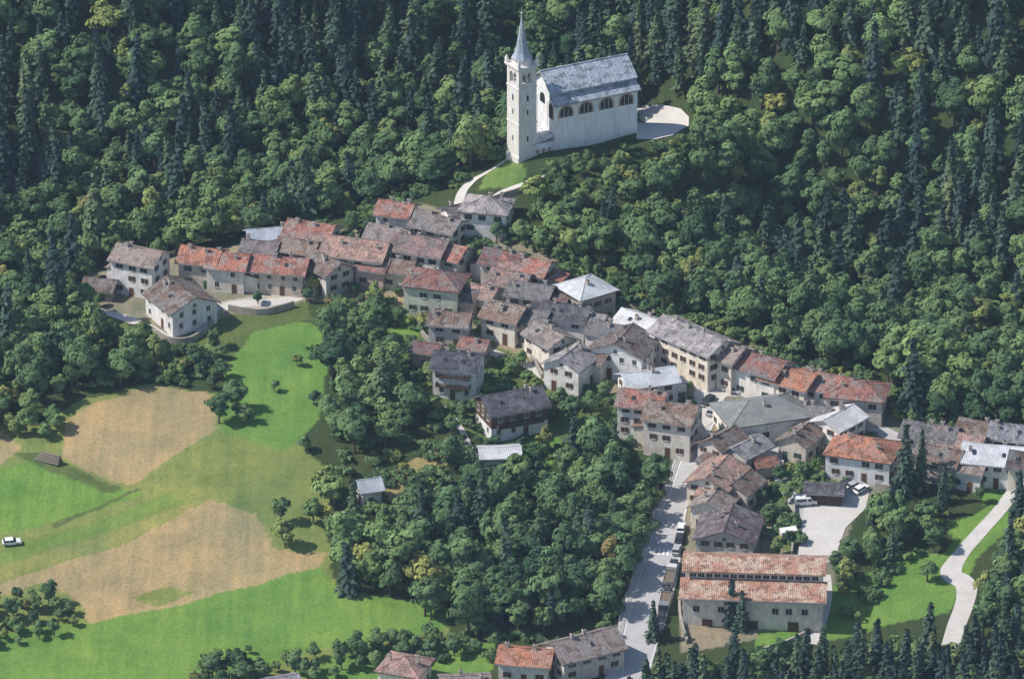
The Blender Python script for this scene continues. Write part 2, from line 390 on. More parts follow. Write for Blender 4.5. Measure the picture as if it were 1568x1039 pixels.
for sgn in (-1,1):
    o=(sgn*l,0,0); uu=(0,1,0); n=(sgn,0,0)
    for c in (-4.6,4.6): panel(mb,o,uu,n,c,9.3,2.6,4.2,-.05,.06,1,True); panel(mb,o,uu,n,c,9.6,1.8,3.6,-.06,.09,0,True)
    panel(mb,o,uu,n,0,12,2.6,2.6,-.05,.08,0,True); panel(mb,o,uu,n,0,-1,2.8,4.6,-.05,.07,1,True); panel(mb,o,uu,n,0,-1,2.1,4.2,-.06,.1,4,True)
    for c in (-6.6,-2.6,2.6,6.6): panel(mb,o,uu,n,c,-9,.35,22.3,-.05,.12,3)
mb.obj('windows_and_trim',[GLASS,BRICK,STONE,W['church'],SHB],ch)
mb=MB(); mb.box(-l-6,-l-.02,-w+.4,-.5,-7,4.2,0); mb.prism([(-l-6.5,-w-.1,4.1),(-l-.02,-w-.1,5.7),(-l-.02,-w-.1,5.95),(-l-6.5,-w-.1,4.35)],(0,6.6,0),1)
for c in (-l-4.6,-l-3,-l-1.4):
    panel(mb,(0,-w+.4,0),(1,0,0),(0,-1,0),c,.9,.9,1.9,-.05,.06,2,True)
panel(mb,(-l-6,-w/2,0),(0,1,0),(-1,0,0),0,0,1.3,2.4,-.05,.06,3); mb.obj('sacristy',[W['church'],R['church'],BRICK,SHB],ch)
# tower
x,y,z=locate(799,240); TR=math.radians(33); tw=empty('church_bell_tower',(x,y,z),TR); FOOT.append((x,y,4,4,TR))
s=2.6; mb=MB(); mb.box(-s-.2,s+.2,-s-.2,s+.2,-7,1.2); mb.box(-s,s,-s,s,1.2,19)
for zz in (9.5,18.9): mb.box(-s-.15,s+.15,-s-.15,s+.15,zz,zz+.3)
for a in (-1,1):
    for b in (-1,1): mb.box(a*s-(.5+.5*a)*1.1,a*s+(.5-.5*a)*1.1,b*s-(.5+.5*b)*1.1,b*s+(.5-.5*b)*1.1,19.2,24)
mb.box(-s+.1,s-.1,-s+.1,s-.1,19.2,20.1)
for ax in range(4):
    M=Matrix.Rotation(ax*math.pi/2,3,'Z')
    for cc in (-.75,.75):
        r=.62; pts=[(cc-.75,24),(cc-.75,22.4),(cc-r,22.4)]+[(cc-r*math.cos(t),22.4+r*math.sin(t)) for t in np.linspace(0,math.pi,9)][1:-1]+[(cc+r,22.4),(cc+.75,22.4),(cc+.75,24)]
        mb.prism([M@Vector((a,-s+.05,b)) for a,b in pts],M@Vector((0,.5,0)))
    p=[M@Vector(q) for q in ((0,-s+.3,20.1),(0,-s+.3,22.5))]; mb.tube(p[0],p[1],.17,.17,8)
mb.box(-s-.3,s+.3,-s-.3,s+.3,24,24.35); mb.box(-s-.5,s+.5,-s-.5,s+.5,24.35,24.75)
mb.obj('shaft_and_belfry',[W['tower']],tw)
mb=MB()
for ax in range(4):
    M=Matrix.Rotation(ax*math.pi/2,3,'Z'); u=tuple(M@Vector((1,0,0))); n=tuple(M@Vector((0,-1,0))); o=tuple(M@Vector((0,-s,0)))
    for zz in (5,12): panel(mb,o,u,n,0,zz,.45,1.3,-.05,.03,0)
    panel(mb,o,u,n,0,15.6,.6,1.5,-.05,.03,0)
mb.obj('slit_windows',[GLASS,STONE],tw)
mb=MB(); mb.ring([(20.6,.75),(21,.6),(21.6,.42),(21.9,.15)],12); mb.box(-2.4,2.4,-.08,.08,22,22.2); mb.obj('bell',[plain('bronze',(.12,.08,.04),.5)],tw)
mb=MB()
for a in (-1,1):
    for b in (-1,1):
        cx,cy=a*2.65,b*2.65; mb.box(cx-.35,cx+.35,cy-.35,cy+.35,24.75,25.7,1); mb.ring([(25.7,.5),(26.8,.03)],4,cx,cy,1,math.pi/4)
mb.ring([(24.75,2.5),(26.2,2.35)],8,0,0,1,math.pi/8); mb.ring([(26.2,2.75),(26.5,2.55),(27.6,1.85),(29.2,1.42),(33,.78),(37.6,.08)],8,0,0,0,math.pi/8)
mb.ring([(37.4,.05),(37.6,.28),(37.85,.28),(38.05,.05)],8,0,0,2); mb.box(-.05,.05,-.05,.05,38,39.6,2); mb.box(-.4,.4,-.05,.05,38.9,39.02,2)
mb.obj('spire',[R['spire'],W['tower'],METAL],tw)
# ------------------------------------------------------------------ terrain sheet
def axis(core0,core1,step,lo,hi):
    a=list(np.arange(core0,core1+.01,step)); s=step; v=core1
    while v<hi: s*=1.18; s=min(s,60); v+=s; a.append(v)
    s=step; v=core0; pre=[]
    while v>lo: s*=1.18; s=min(s,60); v-=s; pre.append(v)
    return np.array(pre[::-1]+a)
ax=axis(-132,132,.75,-2500,2500); ay=axis(-165,98,.75,-2500,2500)
X,Y=np.meshgrid(ax,ay); Z=HT(X,Y); nx,ny=len(ax),len(ay)
co=np.stack([X.ravel(),Y.ravel(),Z.ravel()],1)
idx=np.arange(nx*ny).reshape(ny,nx)
q=np.stack([idx[:-1,:-1],idx[:-1,1:],idx[1:,1:],idx[1:,:-1]],-1).reshape(-1,4)
def fastmesh(name,co,quads,mats):
    me=bpy.data.meshes.new(name); me.vertices.add(len(co)); me.vertices.foreach_set('co',np.ascontiguousarray(co,dtype=np.float32).ravel())
    k=quads.shape[1]; me.loops.add(quads.size); me.loops.foreach_set('vertex_index',np.ascontiguousarray(quads,dtype=np.int32).ravel())
    me.polygons.add(len(quads)); me.polygons.foreach_set('loop_start',np.arange(0,quads.size,k,dtype=np.int32))
    me.polygons.foreach_set('loop_total',np.full(len(quads),k,dtype=np.int32))
    for m in mats: me.materials.append(m)
    me.update(calc_edges=True); return me
gm,nt,b=newmat('ground_cover'); b.inputs['Roughness'].default_value=1; b.inputs['Specular IOR Level'].default_value=.05
at=N(nt,'ShaderNodeAttribute',attribute_name='cover'); cc=coords(nt,rnd=False)
n1=noise(nt,.10,5,cc,.65); n2=noise(nt,1.3,4,cc,.7)
n3=noise(nt,1,3,coords(nt,(.45,.03,0),False,math.radians(-125.6))); n4=noise(nt,.035,3,cc)
col=mixc(nt,at.outputs['Color'],ramp(nt,n1,[(.3,(.74,.8,.77)),(.5,(1,1,1)),(.7,(1.22,1.12,1.05))]),1,'MULTIPLY')
col=mixc(nt,col,ramp(nt,n4,[(.35,(.80,.88,.9)),(.65,(1.2,1.08,1.0))]),1,'MULTIPLY')
col=mixc(nt,col,ramp(nt,n2,[(.3,(.62,.66,.6)),(.55,(1,1,1)),(.75,(1.25,1.2,1.1))]),.7,'MULTIPLY')
col=mixc(nt,col,ramp(nt,n3,[(.3,(.80,.86,.84)),(.7,(1.14,1.08,1.04))]),.9,'MULTIPLY')
nt.links.new(col,b.inputs['Base Color']); bump(nt,b,n2,.25,.7)
gme=fastmesh('terrain',co,q,[gm]); 
C=np.tile(np.array([.055,.08,.035]),(len(co),1))
xx,yy=co[:,0],co[:,1]
wob=np.sin(xx/3.1+np.sin(yy/4))*.5+np.sin(yy/2.3+xx/5)*.4
GRASS=(.15,.275,.065);TAN=(.37,.30,.17);OLIVE=(.20,.25,.085);SCRUB=(.105,.15,.055);DIRT=(.25,.235,.18);PALE=(.5,.47,.42);YG=(.26,.28,.10)
ZONES=[
(OLIVE,[(-200,640),(60,650),(130,610),(240,585),(330,600),(460,680),(520,740),(500,830),(520,905),(680,930),(700,1000),(300,1100),(-200,1100)]),
(GRASS,[(-200,705),(0,718),(60,700),(150,735),(215,760),(80,800),(-200,860)]),
(SCRUB,[(20,690),(60,690),(150,735),(190,745),(170,755),(100,735)]),
(GRASS,[(-200,1000),(130,950),(235,935),(490,868),(520,900),(620,920),(700,915),(680,960),(640,985),(500,990),(300,1060),(-200,1300)]),
(GRASS,[(250,1100),(520,1000),(700,985),(780,985),(740,1039),(600,1100)]),
(TAN,[(-200,920),(0,893),(200,828),(320,765),(395,785),(415,835),(495,850),(490,868),(235,935),(140,950),(120,925),(60,895),(0,910),(-200,960)]),
(YG,[(-200,905),(0,868),(180,812),(290,770),(318,765),(200,826),(0,890),(-200,930)]),
((.16,.25,.07),[(-200,868),(0,842),(150,798),(262,752),(285,768),(180,808),(0,862),(-200,895)]),
(OLIVE,[(205,915),(250,898),(300,905),(240,930)]),
(TAN,[(92,672),(105,640),(150,615),(240,588),(322,598),(335,655),(262,700),(205,742),(130,722),(95,700)]),
(TAN,[(-200,650),(0,655),(40,680),(0,712),(-200,730)]),
((.15,.275,.07),[(340,570),(385,505),(430,488),(490,500),(500,540),(490,640),(440,690),(340,660)]),
(OLIVE,[(330,665),(450,690),(500,730),(470,760),(330,700)]),
(SCRUB,[(78,803),(200,752),(225,747),(130,787),(84,810)]),
(SCRUB,[(130,490),(470,455),(480,490),(390,505),(340,570),(240,585),(150,560)]),
(DIRT,[(140,400),(560,345),(640,310),(800,350),(830,385),(930,440),(1050,500),(1360,590),(1400,650),(1568,690),(1568,740),(1400,740),(1330,760),(1280,850),(1270,960),(1040,1000),(1050,700),(960,690),(900,600),(800,640),(700,560),(600,480),(470,460),(240,510),(130,470)]),
(SCRUB,[(600,470),(700,520),(850,560),(900,620),(950,600),(950,700),(760,700),(640,600),(590,520)]),
(SCRUB,[(1170,690),(1260,700),(1240,770),(1220,850),(1180,830)]),
(GRASS,[(588,478),(615,470),(648,492),(640,518),(595,508)]),
(GRASS,[(800,672),(835,662),(860,680),(845,712),(805,715)]),
(GRASS,[(1255,905),(1400,845),(1440,850),(1460,830),(1440,800),(1500,785),(1560,735),(1600,760),(1500,850),(1450,940),(1380,950),(1240,990)]),
(GRASS,[(1160,970),(1240,915),(1262,925),(1240,975),(1150,1010)]),
((.16,.24,.07),[(728,296),(748,262),(775,236),(792,246),(812,260),(795,284),(760,290)]),
((.3,.26,.13),[(590,745),(610,715),(660,690),(690,675),(700,700),(660,730),(620,765),(590,768)]),
(PALE,[(330,462),(440,445),(445,470),(400,478),(335,470)]),
((.14,.24,.05),[(1230,715),(1290,735),(1240,735)]),
((.14,.24,.05),[(700,380),(735,375),(745,400),(720,420),(700,400)]),
(GRASS,[(1490,745),(1568,735),(1568,770),(1500,775)]),
]
for colr,P in ZONES:
    m=inpoly(xx+wob*.8,yy+wob*1.1,wpoly(P)); C[m]=colr
a=gme.attributes.new('cover','FLOAT_COLOR','POINT'); a.data.foreach_set('color',np.concatenate([C,np.ones((len(C),1))],1).astype(np.float32).ravel())
gme.polygons.foreach_set('use_smooth',np.ones(len(q),bool))
ter=bpy.data.objects.new('terrain_ground',gme); COL.objects.link(ter)
# ------------------------------------------------------------------ roads and paths
ROADP=[]
def pathmat(name,c,sc=1.5):
    m,nt,b=newmat(name); b.inputs['Roughness'].default_value=.9; cc=coords(nt,rnd=False)
    colr=mixc(nt,g(c,.75),g(c,1.15),noise(nt,.35,5,cc)); colr=mixc(nt,colr,ramp(nt,noise(nt,sc,5,cc,.8),[(.35,(.75,.75,.76)),(.6,(1,1,1))]),.8,'MULTIPLY')
    nt.links.new(colr,b.inputs['Base Color']); return m
ASPH=pathmat('worn_asphalt',(.50,.49,.49)); GRAV=pathmat('pale_gravel',(.64,.61,.57),3); PAINT=plain('road_paint',(.8,.8,.78),.7,.1); KERB=plain('kerb_concrete',(.5,.49,.47))
def resample(P,step=1.2):
    P=np.array(P,float); out=[]; n=len(P)
    for i in range(n-1):
        p0=P[max(i-1,0)];p1=P[i];p2=P[i+1];p3=P[min(i+2,n-1)]; k=max(2,int(np.linalg.norm((p2-p1)[:2])/step))
        for t in np.arange(k)/k: out.append(.5*((2*p1)+(-p0+p2)*t+(2*p0-5*p1+4*p2-p3)*t*t+(-p0+3*p1-3*p2+p3)*t**3))
    out.append(P[-1]); return np.array(out)
def centre(pts): return resample([(*locate(a,b_)[:2],c) for a,b_,c in pts])
def frames(C):
    T=np.gradient(C[:,:2],axis=0); T/=np.linalg.norm(T,axis=1)[:,None]+1e-9; return np.stack([-T[:,1],T[:,0]],1)
def strip(name,C,o0,o1,lift,mat,side0=0,ns=6,depth=0):
    """ribbon between offsets (fractions of half width + metres)"""
    Nn=frames(C); mb=MB(); vs=[]; 
    for i in range(len(C)):
        a=o0(C[i,2]); b_=o1(C[i,2])
        for k in range(ns+1):
            o=a+(b_-a)*k/ns; px_=C[i,0]+Nn[i,0]*o; py_=C[i,1]+Nn[i,1]*o; vs.append((px_,py_,float(HT(px_,py_))+lift))
    fs=[(i*(ns+1)+k,i*(ns+1)+k+1,(i+1)*(ns+1)+k+1,(i+1)*(ns+1)+k) for i in range(len(C)-1) for k in range(ns)]
    mb.add(vs,fs)
    if depth:
        for kk in (0,ns):
            v2=[]; 
            for i in range(len(C)): v=vs[i*(ns+1)+kk]; v2+= [v,(v[0],v[1],v[2]-depth)]
            mb.add(v2,[(2*i,2*i+2,2*i+3,2*i+1) for i in range(len(C)-1)])
    return mb.obj(name,[mat])
def road(name,pts,mat,lift=.08,kerb=False):
    C=centre(pts); ROADP.append(C); strip(name,C,lambda w:-w/2,lambda w:w/2,lift,mat)
    return C
ST=road('main_street_road',[(955,1085,8),(972,1010,8),(990,945,8.8),(1006,890,8.8),(1016,845,8),(1026,800,6.6),(1041,755,5.2),(1054,712,4.6),(1070,668,4.4),(1082,635,5.5),(1090,608,6),(1100,596,6)],ASPH,.10)
strip('pavement',ST,lambda w:w/2,lambda w:w/2+1.3,.22,KERB,depth=.3,ns=2)
strip('road_edge_line',ST,lambda w:w/2-.45,lambda w:w/2-.3,.106,PAINT,ns=1); strip('road_edge_line',ST,lambda w:-w/2+.3,lambda w:-w/2+.45,.106,PAINT,ns=1)
RR=road('lane_road',[(1450,1010,4),(1462,965,4),(1478,920,4.2),(1478,893,5),(1456,878,5),(1470,850,3.6),(1500,815,3.4),(1530,782,3.2),(1560,745,3.2),(1610,710,3.2)],GRAV,.09)
road('workshop_path',[(1240,985,3.5),(1255,950,3.2),(1264,912,3),(1262,880,3)],GRAV,.09)
road('church_path',[(700,345,2.2),(705,300,2.4),(722,278,2.2),(742,266,1.2),(765,252,.9),(782,240,.9)],GRAV,.07)
road('church_terrace_path',[(735,320,2.2),(765,298,2.2),(800,285,2.4),(835,272,1.8)],GRAV,.08)
road('hamlet_path',[(130,470,2),(185,485,2.6),(225,500,2.6),(265,520,2.2),(300,515,2),(345,470,3),(440,460,3),(520,430,2.4),(600,415,2.4)],GRAV,.08)
road('footpath',[(680,620,1.2),(705,655,1.4),(722,690,1.6),(735,705,1.6)],GRAV,.07)
road('upper_lane_road',[(1110,602,4),(1075,585,4.5),(1030,560,4),(960,570,3),(900,570,3),(850,585,2.4),(810,560,2.4),(745,535,2.4),(700,500,2.4)],GRAV,.085)
road('row_lane_road',[(1100,598,5),(1180,600,4),(1230,612,4),(1330,650,4),(1400,690,4),(1460,740,4)],ASPH,.09)
road('side_lane_road',[(1270,860,3),(1200,740,3.2),(1190,690,3.2),(1210,640,3)],ASPH,.075)
def sheet(name,poly,mat,lift):
    P=wpoly(poly); x0,y0=P.min(0);x1,y1=P.max(0); gx,gy=np.meshgrid(np.arange(x0,x1,1.5),np.arange(y0,y1,1.5)); gx=gx.ravel();gy=gy.ravel()
    k=inpoly(gx,gy,P); E=[]; 
    for i in range(len(P)):
        a_=P[i];b_=P[(i+1)%len(P)]; n=max(1,int(np.linalg.norm(b_-a_)/1.5))
        for t in range(n): E.append(a_+(b_-a_)*t/n)
    n=len(E); vs=[Vector(v) for v in E]+[Vector((a_,b_)) for a_,b_ in zip(gx[k],gy[k])]
    r=delaunay_2d_cdt(vs,[(i,(i+1)%n) for i in range(n)],[],1,1e-4)
    mb=MB(); mb.add([(v.x,v.y,float(HT(v.x,v.y))+lift) for v in r[0]],[tuple(f) for f in r[2]]); mb.obj(name,[mat]); return P
SH=[sheet('car_park_pavement',[(1232,775),(1260,756),(1290,742),(1332,750),(1326,778),(1295,808),(1280,850),(1222,852),(1228,800)],GRAV,.13),
    sheet('village_square_pavement',[(1062,580),(1105,588),(1130,598),(1105,612),(1098,642),(1078,655),(1064,640),(1068,610)],GRAV,.14),
    sheet('church_gravel_terrace',[(965,172),(985,162),(1015,161),(1042,167),(1055,180),(1050,196),(1030,208),(1004,214),(975,214)],GRAV,.15)]
mb=MB(); cx,cy,_=locate(1014,846); i0=int(np.argmin((ST[:,0]-cx)**2+(ST[:,1]-cy)**2)); Nn=frames(ST)
for k in np.arange(-3.0,3.1,1.0):
    p=ST[i0,:2]+Nn[i0]*k; t=np.array([Nn[i0,1],-Nn[i0,0]]); vs=[]
    for a_,b_ in ((-1.3,-.25),(1.3,-.25),(1.3,.25),(-1.3,.25)):
        v=p+t*a_+Nn[i0]*b_; vs.append((v[0],v[1],float(HT(*v))+.112))
    mb.add(vs,[(0,1,2,3)])
mb.obj('zebra_crossing_marking',[PAINT])
def line_off(C,off,i0=0,i1=None):
    Nn=frames(C); return (C[:,:2]+Nn*(C[:,2:3]/2+off))[i0:i1]
mb=MB(); P=line_off(ST,1.25); acc=0
for i in range(len(P)-1):
    a_,b_=P[i],P[i+1]; za,zb=float(HT(*a_)),float(HT(*b_))
    for hz in (.65,1.15): mb.tube((a_[0],a_[1],za+hz+.15),(b_[0],b_[1],zb+hz+.15),.05,.05,5,0)
    if i%2==0: mb.tube((a_[0],a_[1],za-.2),(a_[0],a_[1],za+1.38),.06,.06,5,0)
mb.obj('guard_rail',[METAL])
def wall(name,pts,h,t=.5,mat='stone'):
    C=resample([(*locate(a,b_)[:2],1) for a,b_ in pts],1.0); Nn=frames(C); mb=MB(); vs=[]
    for i in range(len(C)):
        for s_,dz in ((-1,-1),(-1,h),(1,h),(1,-1)):
            p=C[i,:2]+Nn[i]*s_*t/2; vs.append((p[0],p[1],float(HT(C[i,0],C[i,1]))+dz+(random.random()*.08 if dz>0 else 0)))
    fs=[(i*4+k,i*4+k+1,i*4+4+k+1,i*4+4+k) for i in range(len(C)-1) for k in range(3)]+[(0,1,2,3),tuple(len(vs)-4+k for k in range(4))]
    mb.add(vs,fs); mb.obj(name,[W[mat]])
wall('retaining_wall',[(1052,985),(1042,950),(1040,920)],1.2)
wall('retaining_wall',[(730,318),(765,306),(800,294),(838,278)],1.6)
wall('stone_wall',[(232,508),(262,525),(300,520),(340,480)],1.5)
wall('stone_wall',[(350,476),(400,482),(450,470)],1.6)
wall('stone_wall',[(560,440),(590,432),(612,440)],1.4)
wall('stone_wall',[(640,495),(652,520),(690,540)],1.3)
wall('stone_wall',[(790,520),(812,545),(830,580)],1.3)
wall('stone_wall',[(1215,770),(1216,810),(1212,850)],1.2)
wall('stone_wall',[(1050,600),(1052,640),(1062,660)],1.4)
wall('stone_wall',[(1340,745),(1380,752),(1420,748)],1.2)
wall('stone_wall',[(1160,1000),(1205,985),(1240,968)],1.0)
wall('garden_wall',[(1100,668),(1160,700),(1200,712)],1.1,mat='white')
# ------------------------------------------------------------------ vehicles
def carmesh(name,colr,kind='car'):
    mb=MB(); paint=plain(name+'_paint',colr,.35,.06)
    if kind=='car':
        hw=.86; prof=[(-2.1,.35),(2.1,.35),(2.15,.62),(2.0,.82),(1.05,.95),(-1.9,.98),(-2.12,.8)]
        mb.prism([(a,-hw,b) for a,b in prof],(0,2*hw,0),0)
        cab=[(-1.85,.97),(1.05,.95),(.35,1.42),(-1.45,1.44)]
        vs=[(a,-hw+.03+(.14 if b>1.2 else 0),b) for a,b in cab]+[(a,hw-.03-(.14 if b>1.2 else 0),b) for a,b in cab]
        mb.add(vs,[(0,1,2,3),(4,7,6,5),(1,5,6,2),(0,3,7,4)],1); mb.box(-1.47,.37,-hw+.15,hw-.15,1.42,1.49,0)
        for a_ in (-.5,): 
            for s_ in (-1,1): mb.box(a_-.05,a_+.05,s_*(hw-.07)-.03,s_*(hw-.07)+.03,.95,1.43,0)
        wx=(-1.3,1.3); wr=.32
    elif kind=='van':
        hw=.98; prof=[(-2.6,.4),(2.6,.4),(2.65,.9),(2.45,1.15),(1.75,1.35),(1.2,2.2),(-2.6,2.25)]
        mb.prism([(a,-hw,b) for a,b in prof],(0,2*hw,0),0)
        mb.prism([(2.38,-hw+.12,1.22),(1.8,-hw+.12,1.4),(1.3,-hw+.12,2.1),(1.36,-hw+.12,2.12),(1.86,-hw+.12,1.42)],(0,2*hw-.24,0),1)
        for s_ in (-1,1):
            mb.prism([(1.6,s_*(hw-.01),1.3),(.6,s_*(hw-.01),1.3),(.6,s_*(hw-.01),1.95),(1.2,s_*(hw-.01),1.95)],(0,s_*.03,0),1)
            mb.box(-2,0.2,s_*hw-.02,s_*hw+.02,1.35,1.9,1)
        wx=(-1.7,1.75); wr=.36
    else:
        hw=1.15; mb.prism([(a,-hw,b) for a,b in [(1.6,.6),(3.4,.6),(3.45,1.5),(3.15,2.4),(1.6,2.45)]],(0,2*hw,0),0)
        mb.prism([(3.46,-hw+.1,1.5),(3.2,-hw+.1,2.3),(3.24,-hw+.1,2.32),(3.5,-hw+.1,1.5)],(0,2*hw-.2,0),1)
        for s_ in (-1,1): mb.box(2.1,3.0,s_*hw-.02,s_*hw+.02,1.5,2.2,1)
        mb.box(-3.3,1.6,-.5,.5,.6,.85,2); mb.box(-3.4,1.4,-hw-.05,hw+.05,.9,1.05,3)
        for s_ in (-1,1): mb.box(-3.4,1.4,s_*hw-.04,s_*hw+.04,1.05,1.7,3)
        mb.box(-3.4,-3.32,-hw,hw,1.05,1.7,3); mb.box(1.32,1.4,-hw,hw,1.05,1.9,3); mb.box(-3.2,1.3,-hw+.1,hw-.1,1.05,1.5,4)
        wx=(-2.3,2.3); wr=.48
    for a_ in wx:
        for s_ in (-1,1): mb.tube((a_,s_*(hw-.22),wr),(a_,s_*(hw+.02),wr),wr,wr,14,2); mb.tube((a_,s_*(hw),wr),(a_,s_*(hw+.035),wr),wr*.55,wr*.5,10,3)
    X1={'car':2.14,'van':2.63,'truck':3.43}[kind]
    for s_ in (-1,1): mb.box(X1-.08,X1+.02,s_*(hw-.3)-.16,s_*(hw-.3)+.16,.62,.8,5); mb.box(-X1-.01,-X1+.1,s_*(hw-.2)-.1,s_*(hw-.2)+.1,.65,.85,6)
    return mb.mesh(name,[paint,GLASS,RUBBER,METAL,plain(name+'_load',(.16,.13,.10)),plain(name+'_lamp',(.7,.7,.68),.2,.05),plain(name+'_rear',(.2,.04,.03))])
VM={'white':carmesh('white_car',(.75,.75,.75)),'silver':carmesh('silver_car',(.4,.42,.44)),'dark':carmesh('dark_car',(.04,.045,.06)),'red':carmesh('red_car',(.35,.04,.03)),
    'van':carmesh('white_van',(.75,.75,.74),'van'),'truck':carmesh('work_truck',(.2,.22,.24),'truck'),'truckw':carmesh('white_truck',(.6,.6,.6),'truck')}
def vehicle(px,py,k,deg,name='parked_car',lift=.1):
    x,y,z=locate(px,py); o=bpy.data.objects.new(name,VM[k]); COL.objects.link(o)
    a=math.radians(deg); e_=1.2; d=Vector((math.cos(a),math.sin(a),0)); s_=Vector((-d.y,d.x,0))
    gx=(float(HT(x+d.x*e_,y+d.y*e_))-float(HT(x-d.x*e_,y-d.y*e_)))/(2*e_); gy=(float(HT(x+s_.x*e_,y+s_.y*e_))-float(HT(x-s_.x*e_,y-s_.y*e_)))/(2*e_)
    u=Vector((d.x,d.y,gx)).normalized(); v=Vector((s_.x,s_.y,gy)); n=u.cross(v).normalized(); v=n.cross(u)
    M=Matrix((u,v,n)).transposed().to_4x4(); M.translation=Vector((x,y,z+lift)); o.matrix_world=M
for v in [(1036,845,'silver',80),(1031,868,'dark',80),(1026,888,'truckw',80),(1018,928,'truck',262),(1022,910,'dark',80),(1012,950,'dark',262),(1040,828,'dark',82),(998,975,'silver',80),
  (1043,812,'white',82),(1012,968,'dark',80),
  (1233,772,'van',5),(1212,822,'van',15),(1308,746,'silver',40),(1318,752,'white',45),(1296,744,'dark',40),(18,833,'white',10),(1085,615,'dark',60),(1120,600,'white',-20),
  (1090,632,'silver',70),(160,432,'dark',20)]:
    vehicle(*v,name='parked_van' if v[2]=='van' else ('parked_truck' if 'truck' in v[2] else 'parked_car'),lift=.14)
def lamp(px,py):
    x,y,z=locate(px,py); mb=MB(); mb.tube((0,0,-.3),(0,0,6.5),.09,.05,8); mb.tube((0,0,6.4),(1.1,0,6.8),.04,.035,6); mb.box(.9,1.5,-.13,.13,6.74,6.86,0)
    mb.obj('street_lamp',[METAL],None,(x,y,z))
for p in ((968,945),(985,880),(1000,820),(1028,745),(1062,670)): lamp(*p)
x,y,z=locate(75,705); mb=MB()
for i in range(5):
    for k in range(5-i): mb.tube((-3+.3*i,k*.5-1.2+.25*i,.22+.42*i),(3.2,k*.5-1.2+.25*i,.24+.42*i),.22,.2,7)
mb.obj('log_pile',[plain('logs',(.2,.17,.14))],None,(x,y,z),-.5)
# ------------------------------------------------------------------ trees
def leafmat(name,stops):
    m=bpy.data.materials.new(name); m.use_nodes=True; nt=m.node_tree; nt.nodes.remove(nt.nodes['Principled BSDF'])
    b=N(nt,'ShaderNodeBsdfDiffuse'); nt.links.new(b.outputs[0],nt.nodes['Material Output'].inputs['Surface'])
    oi=N(nt,'ShaderNodeObjectInfo'); colr=ramp(nt,oi.outputs['Random'],stops)
    pt=noise(nt,.03,3,oi.outputs['Location']); colr=mixc(nt,colr,ramp(nt,pt,[(.36,(.66,.74,.80)),(.5,(1,1,1)),(.66,(1.28,1.22,1.08))]),1,'MULTIPLY')
    at=N(nt,'ShaderNodeAttribute',attribute_name='tone'); colr=mixc(nt,colr,at.outputs['Color'],1,'MULTIPLY')
    nt.links.new(colr,b.inputs['Color']); return m
LD=leafmat('broadleaf_foliage',[(0,(.07,.125,.065)),(.25,(.10,.165,.075)),(.5,(.125,.20,.085)),(.72,(.135,.215,.095)),(.92,(.175,.235,.085)),(.985,(.25,.26,.085)),(1,(.26,.21,.09))])
LC=leafmat('conifer_foliage',[(0,(.038,.065,.066)),(.5,(.055,.09,.076)),(.85,(.085,.128,.08)),(1,(.12,.16,.085))])
BARK=plain('bark',(.12,.09,.07))
def leafy(name,cen,nor,size,tone,trunk,lm,stretch=1.0):
    n=len(cen); nor=nor/(np.linalg.norm(nor,axis=1)[:,None]+1e-9)
    rv=RNG.normal(size=(n,3)); t=np.cross(nor,rv); t/=np.linalg.norm(t,axis=1)[:,None]+1e-9; b_=np.cross(nor,t)
    s_=(size*(.6+.8*RNG.random(n)))[:,None]
    a1=t*s_*stretch; a2=b_*s_*.75
    v=np.stack([cen-a1,cen-a2*.9+a1*.1,cen+a1,cen+a2],1).reshape(-1,3)
    tm=trunk; off=len(tm.v); tq=[f for f in tm.f if len(f)==4]
    co=np.concatenate([np.array(tm.v),v]); qq=np.concatenate([np.array(tq,int),np.arange(n*4).reshape(-1,4)+off])
    me=fastmesh(name,co,qq,[BARK,lm]); mi=np.ones(len(qq),np.int32); mi[:len(tq)]=0; me.polygons.foreach_set('material_index',mi)
    at=me.attributes.new('tone','FLOAT_COLOR','CORNER'); tt=np.concatenate([np.ones(len(tq)),tone]); c=np.ones((len(tt),4)); c[:,:3]=tt[:,None]*np.array([1,1,1]); c=np.repeat(c,4,0)
    at.data.foreach_set('color',c.astype(np.float32).ravel()); return me
def rdir(n):
    d=RNG.normal(size=(n,3)); return d/np.linalg.norm(d,axis=1)[:,None]
def decid(i,h=9.0,r=3.1,nc=26,per=46):
    tb=MB(); tb.tube((0,0,-1),(.1,0,h*.3),.3,.22,6); tb.tube((.1,0,h*.3),(0,.1,h*.72),.22,.08,6)
    cs=[];ns=[];tn=[]
    for k in range(nc):
        d=rdir(1)[0]; rr=.35+.55*RNG.random(); c=np.array([d[0]*r*rr,d[1]*r*rr,h*.56+d[2]*h*.36*rr]); 
        if c[2]<h*.25: c[2]=h*.3
        if k%4==0: tb.tube((.05,0,h*.3+.1*k/nc*h),tuple(c),.1,.03,5)
        cr=(.75+.75*RNG.random())*r/3.1; dd=rdir(per); dd[:,2]=np.abs(dd[:,2])*1.0-.35*(RNG.random(per)<.35)*np.abs(dd[:,2])*2
        cs.append(c+dd*cr*(.65+.45*RNG.random(per))[:,None]*np.array([1,1,.8])); out=c-np.array([0,0,h*.5]); out=out/(np.linalg.norm(out)+.1)
        ns.append(dd+out*.6+rdir(per)*.4); tn.append(np.full(per,.84+.32*RNG.random())*(.88+.24*RNG.random(per)))
    return leafy('broadleaf_%d'%i,np.concatenate(cs),np.concatenate(ns),.43,np.concatenate(tn),tb,LD)
